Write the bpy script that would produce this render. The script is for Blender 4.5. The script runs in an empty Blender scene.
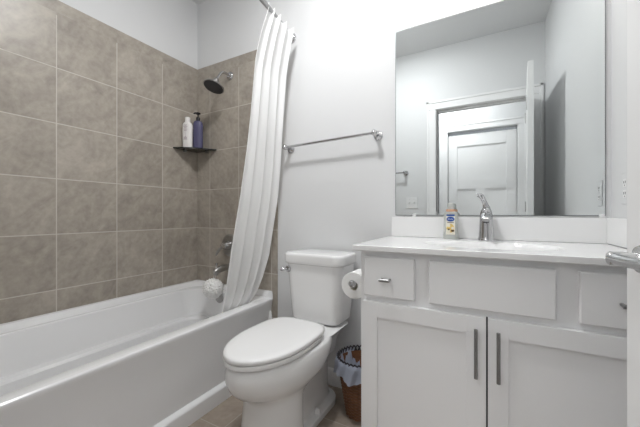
import bpy, bmesh, math, random
from mathutils import Vector, Matrix, Euler
random.seed(7)
PI = math.pi
S = bpy.context.scene
COL = S.collection

# ------------------------------------------------------------------ camera
CAM_YAW = 28.86
cam = bpy.data.cameras.new('camera')
cam.sensor_width = 36.0
cam.lens = 303.0 / 640.0 * 36.0
cam.shift_y = 0.0008
cam.clip_start = 0.02
camo = bpy.data.objects.new('camera', cam)
COL.objects.link(camo)
camo.location = (0, 0, 1.03)
camo.rotation_euler = (PI / 2, 0, math.radians(CAM_YAW))
S.camera = camo

# ------------------------------------------------------------------ world, exposure
W = bpy.data.worlds.new('world')
S.world = W
W.use_nodes = True
W.node_tree.nodes['Background'].inputs[0].default_value = (0.8, 0.85, 0.9, 1)
W.node_tree.nodes['Background'].inputs[1].default_value = 0.3
S.view_settings.view_transform = 'Standard'
S.view_settings.look = 'None'
S.view_settings.gamma = 1
S.view_settings.use_curve_mapping = False
S.view_settings.exposure = 0.42
S.cycles.max_bounces = 16
S.cycles.diffuse_bounces = 10
VANITY_BULB_W = 0.4
CEILING_FILL_W = 13.0
CEILING_FILL_GLOW_W = 4.5
HALL_FILL_W = 10.0
HALL_FILL_GLOW_W = 6.0

# ------------------------------------------------------------------ key measures (metres)
XL, XR = -2.016, 0.44          # left and right wall
YB, YF = 1.64, 0.04            # back wall and door wall (room side)
YO = -0.075                     # door wall, hall side
YH = -0.93                     # far hall wall
HC = 2.695                     # ceiling height
TT = 2.175                     # top of wall tile
TX = -1.225                    # end of tile on the back wall
CT = 0.910                     # counter top
TUBX = -1.262                  # apron face


# ------------------------------------------------------------------ materials
def mat(name, color, rough=0.5, metal=0.0, **kw):
    m = bpy.data.materials.new(name)
    m.use_nodes = True
    b = m.node_tree.nodes['Principled BSDF']
    b.inputs['Base Color'].default_value = (*color, 1)
    b.inputs['Roughness'].default_value = rough
    b.inputs['Metallic'].default_value = metal
    for k, v in kw.items():
        b.inputs[k.replace('_', ' ')].default_value = v
    return m


def N(m, t, **props):
    n = m.node_tree.nodes.new(t)
    for k, v in props.items():
        setattr(n, k, v)
    return n


def L(m, a, b):
    m.node_tree.links.new(a, b)


def M2(m, op, a, b=None, c=None):
    n = N(m, 'ShaderNodeMath', operation=op)
    for i, v in enumerate((a, b, c)):
        if v is None:
            continue
        if isinstance(v, (int, float)):
            n.inputs[i].default_value = v
        else:
            L(m, v, n.inputs[i])
    return n.outputs[0]


def noise_color(m, scale, amount, detail=4, stretch=None, bump=0.0, bump_scale=None):
    """procedural mottling and a little relief on an existing principled material"""
    b = m.node_tree.nodes['Principled BSDF']
    base = b.inputs['Base Color'].default_value[:]
    tc = N(m, 'ShaderNodeTexCoord')
    mp = N(m, 'ShaderNodeMapping')
    L(m, tc.outputs['Object'], mp.inputs[0])
    if stretch:
        mp.inputs['Scale'].default_value = stretch
    nz = N(m, 'ShaderNodeTexNoise')
    nz.inputs['Scale'].default_value = scale
    nz.inputs['Detail'].default_value = detail
    L(m, mp.outputs[0], nz.inputs['Vector'])
    mix = N(m, 'ShaderNodeMix', data_type='RGBA')
    mix.inputs[6].default_value = tuple(c * (1 - amount) for c in base[:3]) + (1,)
    mix.inputs[7].default_value = tuple(min(1, c * (1 + amount)) for c in base[:3]) + (1,)
    L(m, nz.outputs[0], mix.inputs[0])
    L(m, mix.outputs[2], b.inputs['Base Color'])
    if bump:
        n2 = N(m, 'ShaderNodeTexNoise')
        n2.inputs['Scale'].default_value = bump_scale or scale * 4
        n2.inputs['Detail'].default_value = 3
        L(m, mp.outputs[0], n2.inputs['Vector'])
        bp = N(m, 'ShaderNodeBump')
        bp.inputs['Strength'].default_value = bump
        bp.inputs['Distance'].default_value = 0.002
        L(m, n2.outputs[0], bp.inputs['Height'])
        L(m, bp.outputs[0], b.inputs['Normal'])
    return m


def tile_mat(name, ua, va, u0, v0, us, vs, light, dark, grout, rough=0.36, gw=0.0022, zmax=None):
    """stone-look square tiles with grout lines; ua/va are the world axes of the surface"""
    m = mat(name, light, rough)
    b = m.node_tree.nodes['Principled BSDF']
    geo = N(m, 'ShaderNodeNewGeometry')
    sep = N(m, 'ShaderNodeSeparateXYZ')
    L(m, geo.outputs['Position'], sep.inputs[0])
    u = M2(m, 'DIVIDE', M2(m, 'SUBTRACT', sep.outputs[ua], u0), us)
    v = M2(m, 'DIVIDE', M2(m, 'SUBTRACT', sep.outputs[va], v0), vs)
    iu, iv = M2(m, 'FLOOR', u), M2(m, 'FLOOR', v)
    du = M2(m, 'MULTIPLY', M2(m, 'SUBTRACT', 0.5, M2(m, 'ABSOLUTE', M2(m, 'SUBTRACT', M2(m, 'FRACT', u), 0.5))), us)
    dv = M2(m, 'MULTIPLY', M2(m, 'SUBTRACT', 0.5, M2(m, 'ABSOLUTE', M2(m, 'SUBTRACT', M2(m, 'FRACT', v), 0.5))), vs)
    if zmax is not None:      # no more joints running up through the trim course
        above = M2(m, 'MULTIPLY', M2(m, 'GREATER_THAN', sep.outputs[va], zmax - 0.025), 0.1)
        du = M2(m, 'ADD', du, above)
        dv = M2(m, 'ADD', dv, above)
    d = M2(m, 'MINIMUM', du, dv)
    mr = N(m, 'ShaderNodeMapRange')
    mr.inputs['From Min'].default_value = gw * 0.7
    mr.inputs['From Max'].default_value = gw * 1.3
    L(m, d, mr.inputs['Value'])
    face = mr.outputs[0]      # 1 on the tile, 0 in the joint
    cmb = N(m, 'ShaderNodeCombineXYZ')
    L(m, iu, cmb.inputs[0]); L(m, iv, cmb.inputs[1])
    wn = N(m, 'ShaderNodeTexWhiteNoise', noise_dimensions='3D')
    L(m, cmb.outputs[0], wn.inputs['Vector'])
    # every tile samples its own patch of stone
    vm = N(m, 'ShaderNodeVectorMath', operation='SCALE')
    L(m, wn.outputs['Color'], vm.inputs[0]); vm.inputs['Scale'].default_value = 9.0
    va_ = N(m, 'ShaderNodeVectorMath', operation='ADD')
    L(m, geo.outputs['Position'], va_.inputs[0]); L(m, vm.outputs[0], va_.inputs[1])
    mp = N(m, 'ShaderNodeMapping')
    mp.vector_type = 'TEXTURE'
    mp.inputs['Rotation'].default_value = (0.75, 0.75, 0.0)
    mp.inputs['Scale'].default_value = (1.0, 1.0, 0.45)
    L(m, va_.outputs[0], mp.inputs[0])
    n1 = N(m, 'ShaderNodeTexNoise'); n1.inputs['Scale'].default_value = 6.0; n1.inputs['Detail'].default_value = 8
    n1.inputs['Roughness'].default_value = 0.62; n1.inputs['Distortion'].default_value = 0.7
    L(m, mp.outputs[0], n1.inputs['Vector'])
    n2 = N(m, 'ShaderNodeTexNoise'); n2.inputs['Scale'].default_value = 38; n2.inputs['Detail'].default_value = 3
    L(m, geo.outputs['Position'], n2.inputs['Vector'])
    f = M2(m, 'ADD', M2(m, 'MULTIPLY', n1.outputs[0], 1.15), M2(m, 'MULTIPLY', n2.outputs[0], 0.55))
    f = M2(m, 'ADD', M2(m, 'SUBTRACT', f, 0.44), M2(m, 'MULTIPLY', wn.outputs['Value'], 0.14))
    mx = N(m, 'ShaderNodeMix', data_type='RGBA', clamp_factor=True)
    mx.inputs[6].default_value = (*dark, 1); mx.inputs[7].default_value = (*light, 1)
    L(m, f, mx.inputs[0])
    mg = N(m, 'ShaderNodeMix', data_type='RGBA')
    mg.inputs[6].default_value = (*grout, 1)
    L(m, mx.outputs[2], mg.inputs[7]); L(m, face, mg.inputs[0])
    L(m, mg.outputs[2], b.inputs['Base Color'])
    L(m, M2(m, 'SUBTRACT', 0.85, M2(m, 'MULTIPLY', face, 0.85 - rough)), b.inputs['Roughness'])
    bp = N(m, 'ShaderNodeBump'); bp.inputs['Strength'].default_value = 0.5; bp.inputs['Distance'].default_value = 0.0015
    L(m, M2(m, 'ADD', face, M2(m, 'MULTIPLY', n1.outputs[0], 0.35)), bp.inputs['Height'])
    L(m, bp.outputs[0], b.inputs['Normal'])
    return m


T_LIGHT, T_DARK, T_GROUT = (0.530, 0.480, 0.415), (0.225, 0.199, 0.168), (0.60, 0.57, 0.52)
MT_LEFT = tile_mat('wall tile left', 1, 2, 0.737 - 0.301 * 6, 0.627 - 0.2957 * 4, 0.301, 0.2957, T_LIGHT, T_DARK, T_GROUT, zmax=0.627 + 0.2957 * 5 + 0.01)
MT_BACK = tile_mat('wall tile back', 0, 2, -1.868 - 0.297 * 4, 0.627 - 0.2957 * 4, 0.297, 0.2957, T_LIGHT, T_DARK, T_GROUT, zmax=0.627 + 0.2957 * 5 + 0.01)
MT_FLOOR = tile_mat('floor tile', 0, 1, -1.11 - 0.305 * 6, 1.046 - 0.305 * 8, 0.305, 0.305, (0.42, 0.355, 0.295), (0.22, 0.18, 0.145), (0.46, 0.42, 0.37), rough=0.45)
M_WALL = noise_color(mat('wall paint', (0.69, 0.695, 0.70), 0.62), 3, 0.012, bump=0.10, bump_scale=220)
M_CEIL = noise_color(mat('ceiling paint', (0.74, 0.745, 0.75), 0.8), 3, 0.012, bump=0.1, bump_scale=160)
M_TRIM = noise_color(mat('trim paint', (0.80, 0.80, 0.80), 0.35), 5, 0.01)
M_CAB = noise_color(mat('cabinet paint', (0.84, 0.84, 0.845), 0.38), 6, 0.01)
M_GAP = mat('cabinet shadow gap', (0.05, 0.05, 0.05), 0.8)
M_COUNTER = noise_color(mat('cultured marble', (0.82, 0.82, 0.82), 0.16, Coat_Weight=0.3), 8, 0.015)
M_PORC = noise_color(mat('glazed porcelain', (0.84, 0.84, 0.84), 0.12, Coat_Weight=0.5, Coat_Roughness=0.05), 5, 0.006)
M_SEAT = noise_color(mat('toilet seat plastic', (0.84, 0.84, 0.84), 0.2), 6, 0.006)
M_TUB = noise_color(mat('tub acrylic', (0.82, 0.823, 0.83), 0.2, Coat_Weight=0.3, Coat_Roughness=0.1), 4, 0.008)
M_CHROME = noise_color(mat('chrome', (0.56, 0.56, 0.57), 0.10, 1.0), 30, 0.03)
M_LEVER = noise_color(mat('polished nickel', (0.5, 0.5, 0.5), 0.18, 1.0), 30, 0.03)
M_NICKEL = noise_color(mat('brushed nickel', (0.42, 0.41, 0.40), 0.3, 1.0), 60, 0.12, stretch=(1, 1, 20))
M_PULL = noise_color(mat('satin nickel', (0.33, 0.33, 0.33), 0.32, 1.0), 60, 0.1, stretch=(1, 1, 20))
M_NOZZLE = noise_color(mat('shower face rubber', (0.05, 0.05, 0.052), 0.5), 200, 0.5)
M_MIRROR = noise_color(mat('mirror silver', (0.80, 0.83, 0.83), 0.01, 1.0), 1, 0.003)
M_MEDGE = mat('mirror edge', (0.16, 0.18, 0.18), 0.25, 0.6)
M_SHELF = noise_color(mat('dark shelf glass', (0.012, 0.016, 0.016), 0.06, Coat_Weight=0.5), 8, 0.05)
M_WPLAST = noise_color(mat('white bottle plastic', (0.78, 0.76, 0.75), 0.35), 9, 0.02)
M_PINK = mat('faded print', (0.5, 0.44, 0.46), 0.5)
M_PURPLE = noise_color(mat('purple bottle plastic', (0.085, 0.082, 0.165), 0.25, Coat_Weight=0.3), 6, 0.06)
M_BLACK = noise_color(mat('black plastic', (0.012, 0.012, 0.013), 0.35), 20, 0.1)
M_POUF = noise_color(mat('white nylon mesh', (0.88, 0.88, 0.87), 0.8), 90, 0.05)
M_PAPER = noise_color(mat('toilet tissue', (0.86, 0.86, 0.85), 0.9), 60, 0.02, bump=0.2, bump_scale=300)
M_WICKER = noise_color(mat('brown wicker', (0.17, 0.072, 0.03), 0.55), 40, 0.45, stretch=(1, 1, 3))
M_RIM = noise_color(mat('dark wicker rim', (0.035, 0.03, 0.035), 0.6), 40, 0.4)
M_PLATE = noise_color(mat('plate plastic', (0.78, 0.78, 0.78), 0.3), 5, 0.01)
M_SLOT = mat('socket slot', (0.03, 0.03, 0.03), 0.6)
M_HINGE = noise_color(mat('hinge nickel', (0.5, 0.5, 0.5), 0.3, 1.0), 30, 0.05)
M_BLUE = mat('label blue', (0.012, 0.075, 0.33), 0.4)
M_YEL = noise_color(mat('label yellow', (0.72, 0.52, 0.16), 0.4), 60, 0.25)
M_BROWN = mat('label brown', (0.08, 0.04, 0.02), 0.4)
M_CREAM = mat('label cream', (0.80, 0.76, 0.66), 0.4)
M_ORANGE = mat('label orange', (0.62, 0.34, 0.22), 0.4)
M_WHITE = mat('label white', (0.85, 0.85, 0.85), 0.4)
M_CLEAR = mat('clear lotion bottle', (0.80, 0.82, 0.79), 0.15, Transmission_Weight=0.55, IOR=1.35)
M_BAG = mat('thin white plastic bag', (0.46, 0.50, 0.60), 0.4, Transmission_Weight=0.25, IOR=1.1)
noise_color(M_BAG, 25, 0.08, bump=0.6, bump_scale=40)
M_CURT = mat('white curtain cloth', (0.93, 0.93, 0.93), 0.85)
noise_color(M_CURT, 120, 0.01)
# a thin cloth lets some light through
_b = M_CURT.node_tree.nodes['Principled BSDF']
_o = M_CURT.node_tree.nodes['Material Output']
_t = N(M_CURT, 'ShaderNodeBsdfTranslucent'); _t.inputs[0].default_value = (0.85, 0.85, 0.85, 1)
_m = N(M_CURT, 'ShaderNodeMixShader'); _m.inputs[0].default_value = 0.22
L(M_CURT, _b.outputs[0], _m.inputs[1]); L(M_CURT, _t.outputs[0], _m.inputs[2]); L(M_CURT, _m.outputs[0], _o.inputs[0])
M_SHADE = mat('lit frosted glass', (0.9, 0.9, 0.88), 0.4)
_b = M_SHADE.node_tree.nodes['Principled BSDF']
_b.inputs['Emission Color'].default_value = (1.0, 0.95, 0.88, 1); _b.inputs['Emission Strength'].default_value = 2.0


# ------------------------------------------------------------------ mesh helpers
def tag(o, label=None, cat=None, group=None, kind=None):
    if label: o['label'] = label
    if cat: o['category'] = cat
    if group: o['group'] = group
    if kind: o['kind'] = kind
    return o


def thing(name, label, cat, loc=(0, 0, 0), rz=0, group=None):
    o = bpy.data.objects.new(name, None)
    o.empty_display_size = 0.05
    COL.objects.link(o)
    o.location = loc
    o.rotation_euler = (0, 0, rz)
    return tag(o, label, cat, group)


def build(name, bm, material, parent=None, smooth=40, mats=None):
    bmesh.ops.remove_doubles(bm, verts=bm.verts, dist=1e-6)
    bmesh.ops.recalc_face_normals(bm, faces=bm.faces)
    lim = math.radians(smooth)
    for f in bm.faces:
        f.smooth = True
    for e in bm.edges:
        if len(e.link_faces) == 2 and e.calc_face_angle(0) > lim:
            e.smooth = False
    me = bpy.data.meshes.new(name)
    bm.to_mesh(me)
    bm.free()
    for m in (mats or [material]):
        me.materials.append(m)
    o = bpy.data.objects.new(name, me)
    COL.objects.link(o)
    wn = o.modifiers.new('weighted_normals', 'WEIGHTED_NORMAL')
    wn.keep_sharp = True
    if parent is not None:
        o.parent = parent
    return o


def struct(name, bm, material, parent=None):
    o = build(name, bm, material, parent)
    if parent is None:
        o['kind'] = 'structure'
    return o


def box(bm, x0, x1, y0, y1, z0, z1, bev=0.0, seg=2, mi=0):
    vs = [bm.verts.new((x, y, z)) for z in (z0, z1) for y in (y0, y1) for x in (x0, x1)]
    fs = [(0, 2, 3, 1), (4, 5, 7, 6), (0, 1, 5, 4), (2, 6, 7, 3), (0, 4, 6, 2), (1, 3, 7, 5)]
    faces = [bm.faces.new([vs[i] for i in f]) for f in fs]
    for f in faces:
        f.material_index = mi
    if bev:
        es = list({e for f in faces for e in f.edges})
        bmesh.ops.bevel(bm, geom=es, offset=bev, segments=seg, profile=0.5, affect='EDGES')
    return bm


def B(*a, **k):
    return box(bmesh.new(), *a, **k)


def loft(bm, rings, cap0=True, cap1=True, closed=True, mi=0):
    vr = [[bm.verts.new(p) for p in r] for r in rings]
    n = len(rings[0])
    for a, b in zip(vr, vr[1:]):
        for i in range(n if closed else n - 1):
            j = (i + 1) % n
            f = bm.faces.new((a[i], a[j], b[j], b[i]))
            f.material_index = mi
    if cap0:
        bm.faces.new(vr[0][::-1]).material_index = mi
    if cap1:
        bm.faces.new(vr[-1]).material_index = mi
    return bm


def lathe(bm, prof, c=(0, 0, 0), n=32, axis='z', cap0=True, cap1=True, mi=0):
    rings = []
    for r, h in prof:
        ring = []
        for i in range(n):
            a = 2 * PI * i / n
            p = (r * math.cos(a), r * math.sin(a), h)
            if axis == 'y': p = (p[0], -p[2], p[1])        # height runs towards -Y
            if axis == 'x': p = (-p[2], p[0], p[1])        # height runs towards -X
            if axis == 'X': p = (p[2], p[0], p[1])
            ring.append(Vector(p) + Vector(c))
        rings.append(ring)
    return loft(bm, rings, cap0, cap1, mi=mi)


def tube(bm, pts, rad, n=12, mi=0, flat=1.0):
    pts = [Vector(p) for p in pts]
    rads = rad if isinstance(rad, (list, tuple)) else [rad] * len(pts)
    rings = []
    t0 = (pts[1] - pts[0]).normalized()
    up = Vector((0, 0, 1)) if abs(t0.z) < 0.9 else Vector((1, 0, 0))
    nrm = (up - t0 * up.dot(t0)).normalized()
    for i, p in enumerate(pts):
        t = (pts[min(i + 1, len(pts) - 1)] - pts[max(i - 1, 0)]).normalized()
        nrm = (nrm - t * nrm.dot(t)).normalized()
        bn = t.cross(nrm)
        rings.append([p + (nrm * math.cos(2 * PI * k / n) * flat + bn * math.sin(2 * PI * k / n)) * rads[i] for k in range(n)])
    return loft(bm, rings, mi=mi)


def bez(p0, p1, p2, p3, n=12):
    out = []
    p0, p1, p2, p3 = map(Vector, (p0, p1, p2, p3))
    for i in range(n + 1):
        t = i / n
        out.append(p0 * (1 - t) ** 3 + p1 * 3 * t * (1 - t) ** 2 + p2 * 3 * t * t * (1 - t) + p3 * t ** 3)
    return out


def rrect(x0, x1, y0, y1, r, n=6):
    """outline, counter-clockwise from the (x1, y0) corner; r = one radius or four (x1y0, x1y1, x0y1, x0y0)"""
    rs = r if isinstance(r, (list, tuple)) else [r] * 4
    pts = []
    cs = [(x1, y0, 1, -1, -PI / 2), (x1, y1, 1, 1, 0), (x0, y1, -1, 1, PI / 2), (x0, y0, -1, -1, PI)]
    for (x, y, sx, sy, a0), rr in zip(cs, rs):
        cx, cy = x - sx * rr, y - sy * rr
        for i in range(n + 1):
            a = a0 + PI / 2 * i / n
            pts.append((cx + rr * math.cos(a), cy + rr * math.sin(a)))
    return pts


def interp(tab, x):
    if x <= tab[0][0]: return tab[0][1]
    for (a, va), (b, vb) in zip(tab, tab[1:]):
        if x <= b:
            t = (x - a) / (b - a)
            return va + (vb - va) * t
    return tab[-1][1]


def move(bm, mtx):
    bmesh.ops.transform(bm, matrix=mtx, verts=bm.verts)
    return bm


# ================================================================== THE ROOM
HX = 1.7                                        # the hall runs past the door both ways
struct('floor', B(-HX - 0.4, HX, YH - 0.1, YB + 0.1, -0.05, 0.0), MT_FLOOR)
struct('ceiling', B(-HX - 0.4, HX, YH - 0.1, YB + 0.1, HC, HC + 0.05), M_CEIL)
struct('wall_left', B(XL - 0.1, XL, YF, YB, 0, HC), M_WALL)
struct('wall_back', B(XL - 0.1, XR + 0.1, YB, YB + 0.1, 0, HC), M_WALL)
struct('wall_right', B(XR, XR + 0.1, YF, YB, 0, HC), M_WALL)
DX0, DX1, DH = -0.445, 0.335, 2.07               # door opening
bm = B(-HX - 0.4, DX0 - 0.02, YO, YF, 0, HC)
box(bm, DX1 + 0.02, HX, YO, YF, 0, HC)
box(bm, DX0 - 0.02, DX1 + 0.02, YO, YF, DH + 0.02, HC)
struct('wall_front', bm, M_WALL)
HDX0, HDX1 = -0.44, 0.31                        # hall door opening
bm = B(-HX - 0.4, HDX0 - 0.02, YH - 0.1, YH, 0, HC)
box(bm, HDX1 + 0.02, HX, YH - 0.1, YH, 0, HC)
box(bm, HDX0 - 0.02, HDX1 + 0.02, YH - 0.1, YH, DH + 0.02, HC)
struct('wall_hall', bm, M_WALL)
struct('wall_hall_left', B(-HX - 0.4, -HX, YH, YO, 0, HC), M_WALL)
struct('wall_hall_right', B(HX - 0.1, HX, YH, YO, 0, HC), M_WALL)

# tile surround of the tub: left, back and front panels standing a little proud of the paint
struct('trim_1', B(XL, XL + 0.006, YF, YB, 0.40, TT, bev=0.002), MT_LEFT)
bm = B(XL + 0.006, TX, YB - 0.006, YB, 0.0, TT, bev=0.002)
struct('trim_2', bm, MT_BACK)
struct('trim_3', B(XL + 0.006, TX, YF, YF + 0.006, 0.0, TT, bev=0.002), MT_BACK)


def base_profile(bm, a, b, axis, face, sgn):
    """baseboard with an eased top running from a to b"""
    prof = [(0, 0), (0.014, 0), (0.014, 0.075), (0.010, 0.09), (0.004, 0.098), (0, 0.10)]
    rings = []
    for t in (a, b):
        ring = []
        for d, z in prof:
            ring.append((t, face + sgn * d, z) if axis == 'x' else (face + sgn * d, t, z))
        rings.append(ring)
    return loft(bm, rings)


struct('baseboard_back', base_profile(bmesh.new(), TX, -0.44, 'x', YB, -1), M_TRIM)
struct('baseboard_right', base_profile(bmesh.new(), YF + 0.01, 1.10, 'y', XR, -1), M_TRIM)
struct('baseboard_front', base_profile(bmesh.new(), TX, DX0 - 0.10, 'x', YF, 1), M_TRIM)
bm = base_profile(bmesh.new(), -HX, HDX0 - 0.10, 'x', YH, 1)
base_profile(bm, HDX1 + 0.10, HX - 0.1, 'x', YH, 1)
struct('baseboard_hall', bm, M_TRIM)


def casing(bm, x0, x1, zt, face, sgn, w=0.085):
    """door casing: two legs and a head, with a raised outer band"""
    def slab(a, b, c, d, e0, e1):
        y0, y1 = sorted((face + sgn * e0, face + sgn * e1))
        box(bm, a, b, y0, y1, c, d, bev=0.003)
    g = 0.006
    for (a, b) in ((x0 - g - w, x0 - g), (x1 + g, x1 + g + w)):
        slab(a, b, 0, zt + g, 0, 0.013)
        oa, ob = (a, a + 0.022) if b <= x0 else (b - 0.022, b)
        slab(oa, ob, 0, zt + g + w, 0, 0.019)
    slab(x0 - g - w + 0.02, x1 + g + w - 0.02, zt + g, zt + g + w, 0, 0.013)
    slab(x0 - g - w, x1 + g + w, zt + g + w - 0.022, zt + g + w, 0, 0.019)
    return bm


struct('trim_4', casing(bmesh.new(), DX0, DX1, DH, YF, 1), M_TRIM)
struct('trim_5', casing(bmesh.new(), DX0, DX1, DH, YO, -1), M_TRIM)
bm = B(DX0 - 0.02, DX0, YO, YF, 0, DH + 0.02)
box(bm, DX1, DX1 + 0.02, YO, YF, 0, DH + 0.02)
box(bm, DX0, DX1, YO, YF, DH, DH + 0.02)
box(bm, DX0, DX0 + 0.011, YO + 0.02, YF - 0.045, 0, DH)         # stops
box(bm, DX0 + 0.011, DX1 - 0.011, YO + 0.02, YF - 0.045, DH - 0.011, DH)
box(bm, DX1 - 0.011, DX1, YO + 0.02, YF - 0.045, 0, DH)
struct('trim_6', bm, M_TRIM)
struct('trim_7', casing(bmesh.new(), HDX0, HDX1, DH, YH, 1), M_TRIM)
bm = B(HDX0 - 0.02, HDX0, YH - 0.1, YH, 0, DH + 0.02)
box(bm, HDX1, HDX1 + 0.02, YH - 0.1, YH, 0, DH + 0.02)
box(bm, HDX0, HDX1, YH - 0.1, YH, DH, DH + 0.02)
struct('trim_8', bm, M_TRIM)


def door_leaf(w, h=2.03, t=0.035):
    """three recessed panels, one wide above two tall ones; hinge edge at x = 0"""
    st, top, mid, bot = 0.105, 0.145, 0.115, 0.20
    z0 = 0.012
    zm = 1.345
    bm = bmesh.new()
    b = 0.002
    box(bm, 0, st, -t / 2, t / 2, z0, h, bev=b)
    box(bm, w - st, w, -t / 2, t / 2, z0, h, bev=b)
    box(bm, st, w - st, -t / 2, t / 2, h - top, h)
    box(bm, st, w - st, -t / 2, t / 2, zm, zm + mid)
    box(bm, st, w - st, -t / 2, t / 2, z0, z0 + bot)
    box(bm, w / 2 - st / 2, w / 2 + st / 2, -t / 2, t / 2, z0 + bot, zm)
    box(bm, st - 0.01, w - st + 0.01, -t / 2 + 0.010, t / 2 - 0.010, z0 + bot - 0.01, h - top + 0.01)
    return bm


def lever_set(parent, x, z, t, to_hinge):
    """rosette, neck and lever on both faces of a leaf"""
    for s in (-1, 1):
        h = bmesh.new()
        y = s * t / 2
        lathe(h, [(0.026, -0.004), (0.026, 0.004), (0.023, 0.009), (0.012, 0.010)], (0, 0, 0), 28, 'y')
        lathe(h, [(0.0115, 0.006), (0.0115, 0.022), (0.0125, 0.0225), (0.0125, 0.047), (0.0105, 0.050)], (0, 0, 0), 20, 'y')
        pts = [(0.004, -0.040, 0), (to_hinge * 0.03, -0.042, 0), (to_hinge * 0.07, -0.041, 0.001), (to_hinge * 0.112, -0.037, 0.001), (to_hinge * 0.118, -0.036, 0.001)]
        tube(h, pts, [0.0115, 0.0105, 0.0095, 0.0085, 0.005], 14)
        if s > 0:
            move(h, Matrix.Scale(-1, 4, (0, 1, 0)))
        move(h, Matrix.Translation((x, y, z)))
        o = build('door_lever', h, M_LEVER, parent)
        o['label'] = 'polished lever handle'


LW = 0.752
d1 = struct('door_1', door_leaf(LW, 2.06), M_TRIM)
d1.location = (0.318, 0.060, 0)
d1.rotation_euler = (0, 0, PI / 2 + math.radians(4.7))               # stands open at a right angle, towards the mirror wall
lever_set(d1, LW - 0.062, 0.949, 0.035, -1)
for z in (0.24, 1.05, 1.83):
    h = bmesh.new()
    lathe(h, [(0.006, 0), (0.006, 0.09)], (-0.003, 0.0205, z), 12)
    build('hinge', h, M_HINGE, d1)
# latch plate on the door edge
build('latch_plate', B(LW - 0.001, LW + 0.001, -0.012, 0.012, 0.925, 0.985), M_HINGE, d1)
d2 = struct('door_2', door_leaf(HDX1 - HDX0 - 0.006), M_TRIM)
d2.location = (HDX0 + 0.003, YH - 0.04, 0)
lever_set(d2, HDX1 - HDX0 - 0.068, 0.955, 0.035, -1)

# ================================================================== BATHTUB
YT0, YT1 = YF + 0.006, YB - 0.006
TR = 0.465                                       # front rim height
LIP = 0.512                                      # raised lip along the three walls


def tub_ring(x0, x1, y0, y1, rad, zf, zw, n=8, n_side=10):
    """a closed ring; the front side (x1) lies at zf, the rest at zw. front corners keep a tight step"""
    o = rrect(x0, x1, y0, y1, rad, n)
    k = n + 1
    c = [o[i * k:(i + 1) * k] for i in range(4)]
    pts = []
    for i in range(4):
        for j, p in enumerate(c[i]):
            if i == 0:  t = j / n                # front, near end: wall height to front height
            elif i == 1: t = 1 - j / n
            else: t = 0
            pts.append((*p, zw + (zf - zw) * (t * t * (3 - 2 * t))))
        a, b = c[i][-1], c[(i + 1) % 4][0]
        z = zf if i == 0 else zw
        for q in range(1, n_side):
            s = q / n_side
            pts.append((a[0] + (b[0] - a[0]) * s, a[1] + (b[1] - a[1]) * s, z))
    return pts


tub = thing('bathtub', 'long white alcove bathtub along the grey tiled wall', 'bathtub', (TUBX, (YT0 + YT1) / 2, 0))
TL = Vector(tub.location)


def under(bm, root):
    """world-space mesh to the local space of its root"""
    return move(bm, root.matrix_basis.inverted())


x0, x1 = XL + 0.007, TUBX
bm = bmesh.new()
R = [
    tub_ring(x0, x1 - 0.030, YT0, YT1, 0.004, 0.075, 0.075),
    tub_ring(x0, x1 - 0.028, YT0, YT1, 0.004, 0.25, 0.25),
    tub_ring(x0, x1 - 0.018, YT0, YT1, 0.004, 0.36, 0.40),
    tub_ring(x0, x1 - 0.003, YT0, YT1, 0.004, 0.438, 0.47),
    tub_ring(x0, x1, YT0, YT1, 0.004, 0.452, 0.49),
    tub_ring(x0, x1 - 0.002, YT0, YT1, 0.004, 0.460, 0.507),
    tub_ring(x0 + 0.004, x1 - 0.007, YT0 + 0.004, YT1 - 0.004, 0.005, 0.4645, LIP),
    tub_ring(x0 + 0.022, x1 - 0.020, YT0 + 0.016, YT1 - 0.016, [0.006, 0.006, 0.05, 0.05], TR + 0.001, LIP - 0.003),
    tub_ring(x0 + 0.034, x1 - 0.026, YT0 + 0.024, YT1 - 0.024, [0.006, 0.006, 0.07, 0.07], TR + 0.001, LIP - 0.014),
    tub_ring(x0 + 0.042, x1 - 0.034, YT0 + 0.030, YT1 - 0.030, [0.012, 0.012, 0.09, 0.09], TR + 0.001, 0.478),
    tub_ring(x0 + 0.060, x1 - 0.062, YT0 + 0.052, YT1 - 0.060, [0.08, 0.08, 0.11, 0.11], TR, 0.477),
    tub_ring(x0 + 0.068, x1 - 0.074, YT0 + 0.062, YT1 - 0.072, [0.09, 0.09, 0.12, 0.12], TR - 0.006, 0.472),
    tub_ring(x0 + 0.074, x1 - 0.080, YT0 + 0.070, YT1 - 0.078, [0.1, 0.1, 0.12, 0.12], TR - 0.022, 0.452),
    tub_ring(x0 + 0.110, x1 - 0.095, YT0 + 0.16, YT1 - 0.100, [0.12] * 4, 0.315, 0.315),
    tub_ring(x0 + 0.118, x1 - 0.100, YT0 + 0.18, YT1 - 0.106, [0.12] * 4, 0.300, 0.300),
    tub_ring(x0 + 0.148, x1 - 0.110, YT0 + 0.21, YT1 - 0.128, [0.12] * 4, 0.297, 0.297),
    tub_ring(x0 + 0.158, x1 - 0.118, YT0 + 0.22, YT1 - 0.137, [0.12] * 4, 0.283, 0.283),
    tub_ring(x0 + 0.168, x1 - 0.140, YT0 + 0.28, YT1 - 0.150, [0.12] * 4, 0.12, 0.12),
    tub_ring(x0 + 0.200, x1 - 0.165, YT0 + 0.31, YT1 - 0.175, [0.11] * 4, 0.09, 0.09),
    tub_ring(x0 + 0.240, x1 - 0.210, YT0 + 0.36, YT1 - 0.22, [0.08] * 4, 0.082, 0.082),
]
loft(bm, R, cap0=True, cap1=True)
build('tub_shell', under(bm, tub), M_TUB, tub, smooth=27)
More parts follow.
